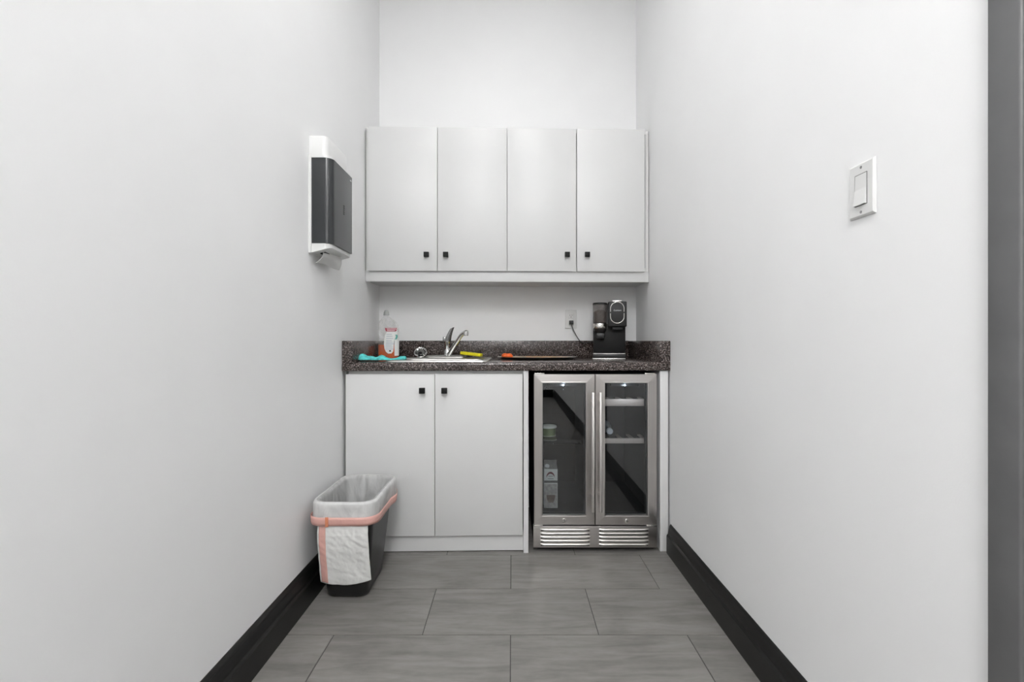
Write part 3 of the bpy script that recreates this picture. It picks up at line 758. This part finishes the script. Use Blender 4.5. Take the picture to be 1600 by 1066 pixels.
# things inside
cyy = fd + .125
c0_, c1_ = PX(850.3, cyy), PX(871.3, cyy); cw = c1_ - c0_; cxx = (c0_ + c1_) / 2
mk = thing('milk_carton', 'white gable-top carton with brown picture inside the wine fridge', 'carton', (cxx, cyy + cw / 2, iz0), alcove=True)
CART = mat('carton_white', (.72, .72, .70), .45, var=.03)
ch = PZ(734, cyy, 860); ct_ = PZ(725.5, cyy, 860)
b = B(); b.box(c0_, c1_, cyy, cyy + cw, iz0 + .0005, ch, .001); b.make('box', CART, mk)
b = B(); b.loft([[V(c0_, cyy, ch), V(c1_, cyy, ch), V(c1_, cyy + cw, ch), V(c0_, cyy + cw, ch)], [V(c0_ + .004, cyy + cw * .44, ct_), V(c1_ - .004, cyy + cw * .44, ct_), V(c1_ - .004, cyy + cw * .56, ct_), V(c0_ + .004, cyy + cw * .56, ct_)]], cap1=True)
b.box(c0_ + .002, c1_ - .002, cyy + cw * .46, cyy + cw * .54, ct_ - .002, ct_ + .010); b.make('gable', mat('carton_dark_gable', (.20, .19, .18), .5, var=.2), mk, smooth=False)
b = B(); b.lathe([(.011, 0), (.011, .010), (.003, .0105)], 0, 0, 18, M=Matrix.Translation((c0_ + .016, cyy + cw * .18, (ch + ct_) / 2 - .006)) @ Matrix.Rotation(math.radians(40), 4, 'X')); b.make('screw_cap', WHITEPL, mk)
def print_box(name, u0, u1, v0, v1, m):
    b_ = B(); b_.box(PX(u0, cyy), PX(u1, cyy), cyy - .0007, cyy + .0002, PZ(v1, cyy, 860), PZ(v0, cyy, 860)); return b_.make(name, m, mk, smooth=False)
print_box('print_stripe', 850.4, 871.2, 752, 755.5, mat('carton_stripe', (.10, .095, .09), .5, var=.1))
print_box('picture_panel', 851, 870.5, 757.5, 794, mat('carton_picture_ground', (.42, .40, .38), .5, var=.35, scale=60))
print_box('print_line', 857, 864.5, 744.6, 745.6, mat('carton_print', (.22, .22, .22), .5))
print_box('print_line', 856, 865, 748.6, 749.6, MATS['carton_print'])
b = B(); mm = mat('carton_dark_red', (.16, .02, .03), .5, var=.1); pr = []
for k in range(13):
    a = math.radians(160 - 140 * k / 12); X_ = PX(860.3, cyy) + .0205 * math.cos(a) * 1.05; Z_ = PZ(752, cyy, 860) + .030 * math.sin(a) ** 1 + .004
    pr.append([V(X_, cyy - .0008, Z_), V(X_, cyy - .0008, Z_ + .0105)])
b.loft(pr, False); b.make('arched_logo', mm, mk)
b = B(); mcx = PX(860.8, cyy)
b.lathe([(.012, PZ(787, cyy)), (.019, PZ(782, cyy)), (.0215, PZ(776, cyy)), (.021, PZ(775, cyy))], mcx, cyy - .0008, 24, sy=.02); b.make('mug_picture', mat('carton_mug', (.13, .085, .065), .5, var=.3, scale=90), mk)
# tub on the glass shelf
tyy = fd + .27; tcx2 = PX(856.5, tyy); tr2 = PX(869.8, tyy) - tcx2
tb = thing('food_tub', 'small green plastic tub with white lid inside the wine fridge', 'tub', (tcx2, tyy, zg), alcove=True)
tr2 = min(tr2, tcx2 - LX0 - .001)
b = B(); b.lathe([(tr2 * .82, zg + .0005), (tr2 * .86, zg + .003), (tr2 * .93, PZ(668.5, tyy, 860))], tcx2, tyy, 32); b.make('cup', mat('green_tub', (.15, .20, .08), .4, var=.15, scale=25), tb)
b = B(); b.lathe([(tr2 * .99, PZ(668.5, tyy, 860)), (tr2, PZ(668, tyy, 860)), (tr2, PZ(665.8, tyy, 860)), (tr2 * .93, PZ(665.3, tyy, 860)), (tr2 * .3, PZ(665.6, tyy, 860))], tcx2, tyy, 32); b.make('lid', mat('tub_lid', (.70, .72, .66), .4, var=.03), tb)
b = B(); b.lathe([(tr2 * .90, PZ(681, tyy, 860)), (tr2 * .905, PZ(680, tyy, 860))], tcx2, tyy, 32); b.make('ridge', mat('tub_ridge', (.45, .5, .35), .4), tb)
# bottle lying on the lower wood shelf, cap towards the viewer
wy = fd + .10; wx_, wz_ = PX(954.3, wy), PZ(675.5, wy, 954)
wr = .033; wz_c = zshelf - .002 + wr
wb = thing('glass_bottle', 'clear bottle lying on the wine fridge shelf, cap to the front', 'bottle', (wx_, wy + .1, zshelf), alcove=True)
M = Matrix.Translation((wx_ - .004, wy, wz_c)) @ Matrix.Rotation(-math.pi / 2, 4, 'X')
b = B(); b.lathe([(.013, .018), (.013, .06), (.02, .08), (wr, .11), (wr, .26), (wr * .9, .265)], 0, 0, 28, M=M); b.make('glass_body', mat('frosted_glass', (.20, .22, .24), .15, var=.05), wb)
b = B(); b.lathe([(.0135, 0), (.0155, .002), (.0155, .02), (.014, .021)], 0, 0, 24, M=M); b.make('cap', mat('pale_blue_cap', (.52, .57, .62), .3, var=.03), wb)

# ------------------------------------------------------------------ towel dispenser on the left wall
N0, N1, XF = 1.872, 2.112, -.712                      # near / far side, front
td = thing('towel_dispenser', 'charcoal and white folded paper towel dispenser on the left wall', 'dispenser', (XL, (N0 + N1) / 2, 1.366))
def foot(xf, y0, y1, r, z, n=8):
    P = [V(XL + .0005, y0, z)]
    for k in range(n + 1):
        a = math.radians(-90 + 90 * k / n); P.append(V(xf - r + r * math.cos(a), y0 + r + r * math.sin(a), z))
    r2 = min(r, .007)
    for k in range(n + 1):
        a = math.radians(90 * k / n); P.append(V(xf - r2 + r2 * math.cos(a), y1 - r2 + r2 * math.sin(a), z))
    P.append(V(XL + .0005, y1, z)); return P
zc0, zc1 = 1.403, 1.741
b = B()
off = .006
cov = [V(max(p.x, XL + .012), p.y, p.z) for p in foot(XF, N0, N1, .03, zc0)]
b.loft([[V(p.x, p.y, zc0) for p in cov], [V(p.x, p.y, zc1) for p in cov]], True, True, True)
cover = b.make('cover', GREYPL, td, ang=40)
b = B(); b.loft([foot(XF - .004, N0 - .002, N1 - .004, .032, zc1 + .0005), foot(XF - .004, N0 - .002, N1 - .004, .032, zc1 + .010)], True, True, True)
b.loft([[V(XL + .0005, N0 - .004, 1.366), V(XL + .0118, N0 - .004, 1.366), V(XL + .0118, N1 + .002, 1.366), V(XL + .0005, N1 + .002, 1.366)], [V(XL + .0005, N0 - .004, zc1 + .01), V(XL + .0118, N0 - .004, zc1 + .01), V(XL + .0118, N1 + .002, zc1 + .01), V(XL + .0005, N1 + .002, zc1 + .01)]], True, True, True)
b.make('back_frame', WHITEPL, td)
b = B(); hsx = -.733
b.loft([foot(hsx, N0 + .004, N1 - .008, .022, zc1 + .0105), foot(hsx, N0 + .004, N1 - .008, .022, 1.826), foot(hsx - .003, N0 + .007, N1 - .011, .02, 1.831)], True, True, True); b.make('top_housing', WHITEPL, td, ang=40)
b = B()
lowr = foot(XF - .007, N0 + .001, N1 - .006, .03, 0)
def zlow(x): 
    s_ = (x - XL) / (XF - XL); return 1.364 + .026 * (s_ ** 1.3 if s_ > 0 else 0)
b.loft([[V(p.x, p.y, zlow(p.x)) for p in lowr], [V(p.x, p.y, zc0 - .0005) for p in lowr]], True, True, True); b.make('bottom_chute', WHITEPL, td, ang=40)
b = B(); sx0, sx1 = -.776, -.756
b.loft([[V(sx0, 1.915, zlow(sx0) - .0008), V(sx1, 1.915, zlow(sx1) - .0008), V(sx1, 2.075, zlow(sx1) - .0008), V(sx0, 2.075, zlow(sx0) - .0008)], [V(sx0, 1.915, zlow(sx0) + .003), V(sx1, 1.915, zlow(sx1) + .003), V(sx1, 2.075, zlow(sx1) + .003), V(sx0, 2.075, zlow(sx0) + .003)]], True, True, True); b.make('slot', DARKHOLE, td)
wy_ = QX(537.5, 1) and XF * F / (537.5 - 800)
for k in range(5):
    zz = QZ(322.5 + 3.15 * k, wy_)
    b = B(); b.box(XF - .002, XF + .0006, wy_ - .007, wy_ + .007, zz - .0024, zz + .0024, .0008); b.make('window_slot', DARKHOLE, cover)
ly_ = XF * F / (548.6 - 800)
b = B(); b.box(XF - .002, XF + .0006, ly_ - .014, ly_ + .004, QZ(283.8, ly_) - .0028, QZ(283.8, ly_) + .0028, .0008); b.make('logo_badge', mat('pale_grey_badge', (.5, .5, .5), .4), cover)
PAPER = film_mat('paper_towel', (.78, .78, .77), 0.0, rough=.9, bscale=40, bump=.15, trans=.25)
A_, B_, C_, D_ = V(-.765, 1.912, 1.380), V(-.746, 2.062, 1.384), V(-.790, 1.900, 1.330), V(-.751, 2.050, 1.326)
def sheet(u, v):
    p = A_.lerp(B_, u).lerp(C_.lerp(D_, u), v)
    return p + V(.012 * math.sin(math.pi * v) * (1 - .4 * u) + .003 * math.sin(u * 7) * v, 0, .004 * math.sin(u * 5) * v)
b = B(); b.grid(sheet, 20, 14)
o = b.make('paper_towel', PAPER, org=tuple((A_ + B_) / 2), ang=80)
md = o.modifiers.new('thickness', 'SOLIDIFY'); md.thickness = .0008
tag(o, 'white paper towel hanging out of the dispenser on the left wall', 'paper towel')

# ------------------------------------------------------------------ light switch on the right wall
sy_a, sy_b, sz_ = .988, 1.062, 1.3435
lsw = thing('light_switch', 'white rocker light switch on the right wall', 'light switch', (XR, (sy_a + sy_b) / 2, sz_ - .059))
b = B(); yc_ = (sy_a + sy_b) / 2
b.loft([[V(XR - .0005, y, z) for y, z in ((sy_a, sz_ - .059), (sy_b, sz_ - .059), (sy_b, sz_ + .059), (sy_a, sz_ + .059))], [V(XR - .003, y, z) for y, z in ((sy_a, sz_ - .059), (sy_b, sz_ - .059), (sy_b, sz_ + .059), (sy_a, sz_ + .059))],
        [V(XR - .0065, y, z) for y, z in ((sy_a + .004, sz_ - .055), (sy_b - .004, sz_ - .055), (sy_b - .004, sz_ + .055), (sy_a + .004, sz_ + .055))]], True, False, True); b.make('plate', WHITEPL, lsw, smooth=False)
b = B(); b.box(XR - .0068, XR - .006, yc_ - .0182, yc_ + .0182, sz_ - .0345, sz_ + .0345); b.make('gap', mat('switch_gap', (.12, .12, .12), .8), lsw)
b = B(); b.loft([[V(x, yc_ - .0165, z) for x, z in ((XR - .006, sz_ - .033), (XR - .0118, sz_ - .033), (XR - .0078, sz_ + .001), (XR - .0072, sz_ + .033), (XR - .006, sz_ + .033))], [V(x, yc_ + .0165, z) for x, z in ((XR - .006, sz_ - .033), (XR - .0118, sz_ - .033), (XR - .0078, sz_ + .001), (XR - .0072, sz_ + .033), (XR - .006, sz_ + .033))]], True, True, True); b.make('rocker', WHITEPL, lsw, smooth=False)
for s in (-1, 1):
    b = B(); b.lathe([(.0032, 0), (.0030, .0006), (.001, .0008)], 0, 0, 14, M=Matrix.Translation((XR - .0065, yc_, sz_ + s * .0485)) @ Matrix.Rotation(-math.pi / 2, 4, 'Y')); b.make('screw', mat('screw_grey', (.30, .30, .30), .4, metal=.6), lsw)

# ------------------------------------------------------------------ wastebasket and bag
TCX, TCY, THX, THY, TZ = -.646, 1.985, .112, .182, .398
BCX, BCY, BHX, BHY = -.657, 1.992, .082, .122
def bin_ring(z, off=0.0, n=8):
    s = z / TZ
    return rrect(BCX + (TCX - BCX) * s, BCY + (TCY - BCY) * s, BHX + (THX - BHX) * s + off, BHY + (THY - BHY) * s + off, .035 + .015 * s + off * .5, n, z)
wb_ = tag(bpy.data.objects.new('wastebasket', None), 'black rectangular plastic wastebasket in the left corner', 'wastebasket')
C.objects.link(wb_); wb_.location = (BCX, BCY, 0); ORG[wb_.name] = V(BCX, BCY, 0)
b = B()
def rz(z, off, zz): return [V(p.x, p.y, zz) for p in bin_ring(z, off)]
b.loft([rz(0, -.012, .001), rz(0, -.003, .004), rz(.012, 0, .012), bin_ring(.06), bin_ring(.2), bin_ring(.36), bin_ring(TZ - .012)], cap0=True); 
b.loft([bin_ring(TZ - .012, -.003), bin_ring(.2, -.003), rz(.02, -.003, .012)], cap1=True)
b.make('shell', BINPL, wb_, ang=50)
b = B(); b.loft([bin_ring(TZ - .014, -.003), bin_ring(TZ - .014, .006), bin_ring(TZ - .002, .007), bin_ring(TZ, .004), bin_ring(TZ, -.001), bin_ring(TZ - .004, -.003), bin_ring(TZ - .014, -.003)]); b.make('rim', BINPL, wb_)

BAG = film_mat('white_bin_liner_film', (.90, .90, .89), .07, rough=.3, bscale=15, bump=.9, trans=.25, stretch=(1, 1, .5))
BAGIN = film_mat('inner_bin_liner_film', (.86, .86, .85), .28, rough=.28, bscale=13, bump=1.2, trans=.3, stretch=(1, 1, .45))
PINK = film_mat('pink_drawstring_film', (.84, .50, .44), .0, rough=.4, bscale=40, bump=.2, trans=.2)
bag = thing('bin_bag', 'white bin liner with pink drawstring folded over the wastebasket', 'bin bag', (TCX, TCY, .02))
NP = 180
def resample(pts, n):
    L = [0.0]
    for a, c in zip(pts, pts[1:] + pts[:1]): L.append(L[-1] + (c - a).length)
    out = []; k = 0
    for i in range(n):
        t = L[-1] * i / n
        while L[k + 1] < t: k += 1
        out.append(pts[k].lerp(pts[(k + 1) % len(pts)], (t - L[k]) / max(1e-9, L[k + 1] - L[k])))
    return out
def dense(z, off): return resample(bin_ring(z, off, 10), NP)
def wav(i, z, amp, sc_=1.0):
    p = dense(z, 0)[i]
    return amp * 1.1 * abs(noise.noise(V((p.x - p.y * .8 + z * 1.1) * 42, (p.x + p.y) * 6, 3))) + amp * noise.noise(V(p.x * 26 * sc_, p.y * 26 * sc_, z * 16 + 5)) + amp * .5 * noise.noise(V(p.x * 70 * sc_, p.y * 70 * sc_, z * 30))
def ring_w(z, off, amp, dz=0.0, zamp=0.0):
    base = dense(z, off); d0 = dense(z, 0); cx_ = sum((p.x for p in base)) / NP; cy_ = sum((p.y for p in base)) / NP
    out = []
    for i, p in enumerate(base):
        n_ = V(p.x - cx_, (p.y - cy_) * .6, 0).normalized()
        w_ = wav(i, z, amp)
        out.append(V(p.x, p.y, z + dz + zamp * noise.noise(V(p.x * 18, p.y * 18, 2))) + n_ * w_)
    return out
# inside film
b = B(); b.loft([ring_w(TZ + .0045, .002, .0), ring_w(TZ + .0035, -.006, .0), ring_w(TZ - .01, -.010, .002)] + [ring_w(TZ - .01 - .045 * k, -.009 - .004 * k, .006 + .002 * k) for k in range(1, 8)], cap1=True)
b.make('inner_film', BAGIN, bag, ang=80)
# cuff folded over the rim
b = B()
cz = [(TZ + .0045, .002, 0), (TZ + .0048, .008, .0015), (TZ - .004, .0125, .002), (TZ - .018, .012, .005), (TZ - .032, .012, .0055), (TZ - .046, .0125, .004), (TZ - .060, .0145, .0025), (TZ - .074, .0145, .0025), (TZ - .086, .0135, .003)]
b.loft([ring_w(z, off + (TZ - z) * .08, amp, 0, .004 if i == len(cz) - 1 else 0) for i, (z, off, amp) in enumerate(cz)])
b.make('cuff', BAG, bag, ang=80)
# drawstring: strip around the cuff, from the left front round the front and the right side
ds = B(); rings = []
for zz, oo in ((TZ - .050, .0195), (TZ - .060, .0202), (TZ - .072, .0200), (TZ - .083, .0190)):
    rings.append(ring_w(zz, oo + (TZ - zz) * .08, .0015))
mid = rings[0]
idx = [i for i, p in enumerate(mid) if (p.y < TCY - .08 or (p.x > TCX and p.y < TCY + .13))]
# order: left front -> front -> right side towards the back
start = max((i for i in idx), key=lambda i: -mid[i].x * 10 - abs(mid[i].y - (TCY - .08)) if mid[i].x < TCX - .09 else -99)
order = []
i = start
while True:
    order.append(i); i = (i + 1) % NP
    if i not in idx or len(order) > NP: break
cols = []
for n_, i in enumerate(order):
    s_ = n_ / (len(order) - 1)
    lift = .010 * max(0, (s_ - .8) / .2) ** 2; outw = .012 * math.exp(-((s_ - .93) / .05) ** 2)
    cols.append([r[i] + V(outw, -.2 * outw, lift - (.004 * math.sin(k_ * 2.1) if False else 0)) for k_, r in enumerate(rings)])
ds.loft(cols, False)
dso = ds.make('drawstring', PINK, bag, ang=80)
md = dso.modifiers.new('thickness', 'SOLIDIFY'); md.thickness = .0012
# knot-like orange join on the left of the band
b = B(); kp = min((r for r in cols), key=lambda c_: abs(c_[1].x - QX(512, 1.79)) + (10 if c_[1].y > TCY else 0))
b.box(kp[1].x - .006, kp[1].x + .006, kp[1].y - .003, kp[1].y - .0008, kp[3].z - .002, kp[0].z + .002, .0008, 2); b.make('string_join', film_mat('orange_string', (.80, .30, .16), .05, bscale=60, bump=.3, trans=.15), dso)
# flap of surplus bag hanging down the front
fx0, fx1 = -.741, -.549
def flap(u, v, extra=0.0):
    z = .325 - (.325 - (.080 - .010 * math.sin(math.pi * u) - .004 * u + .012 * u * u)) * v
    y_bin = (BCY - BHY) + ((TCY - THY) - (BCY - BHY)) * z / TZ
    x = fx0 + (fx1 - fx0) * u + .006 * (v - .3) * (u - .4)
    c = max(0, abs(x - (TCX - .004)) - (.062)) 
    y = y_bin - (.016 + .008 * min(1, v * 5)) + 6.0 * c * c - .006 * math.sin(v * math.pi)
    y += min(1, v * 6) * (.0045 * noise.noise(V(x * 18, z * 16, 1)) + .0020 * noise.noise(V(x * 50 + z * 30, z * 45, 4)) + .0007 * noise.noise(V(x * 120, z * 110, 7)))
    y -= .004 * math.exp(-((x + .605) / .006) ** 2) * max(0, 1 - v * 3.5) * min(1, v * 10)
    return V(x, y - extra, z)
FLAP = film_mat('bag_flap_film', (.88, .88, .86), .0, rough=.45, bscale=30, bump=.22, trans=.2)
b = B(); b.grid(flap, 60, 70); fl = b.make('flap', FLAP, bag, ang=80)
md = fl.modifiers.new('thickness', 'SOLIDIFY'); md.thickness = .0008
b = B(); b.grid(lambda u, v: flap(.035 + .135 * u, .03 + .95 * v, .0016), 8, 60); ps = b.make('flap_string', PINK, fl, ang=80)
md = ps.modifiers.new('thickness', 'SOLIDIFY'); md.thickness = .0006

# ------------------------------------------------------------------ the back wall runs slightly askew to the side walls
SH = Matrix.Identity(4); SH[1][0] = SK
SQUARE = {'wine_fridge', 'milk_carton', 'food_tub', 'glass_bottle'}     # these stand square to the side walls
for o in ALCOVE:
    if o.name in SQUARE:
        o.location.y += SK * .40; continue
    o.location.y += SK * o.location.x
    if o.name == 'coffee_maker':                                        # turned a little towards the room
        a = -.17
        o.rotation_euler[2] = a; o.location.x += .0186
        cord.rotation_euler[2] = -a; cord.location = Matrix.Rotation(-a, 3, 'Z') @ V(-.0186, 0, 0)
        continue
    for m_ in [o] + list(o.children_recursive):
        if m_.type == 'MESH': m_.data.transform(SH)
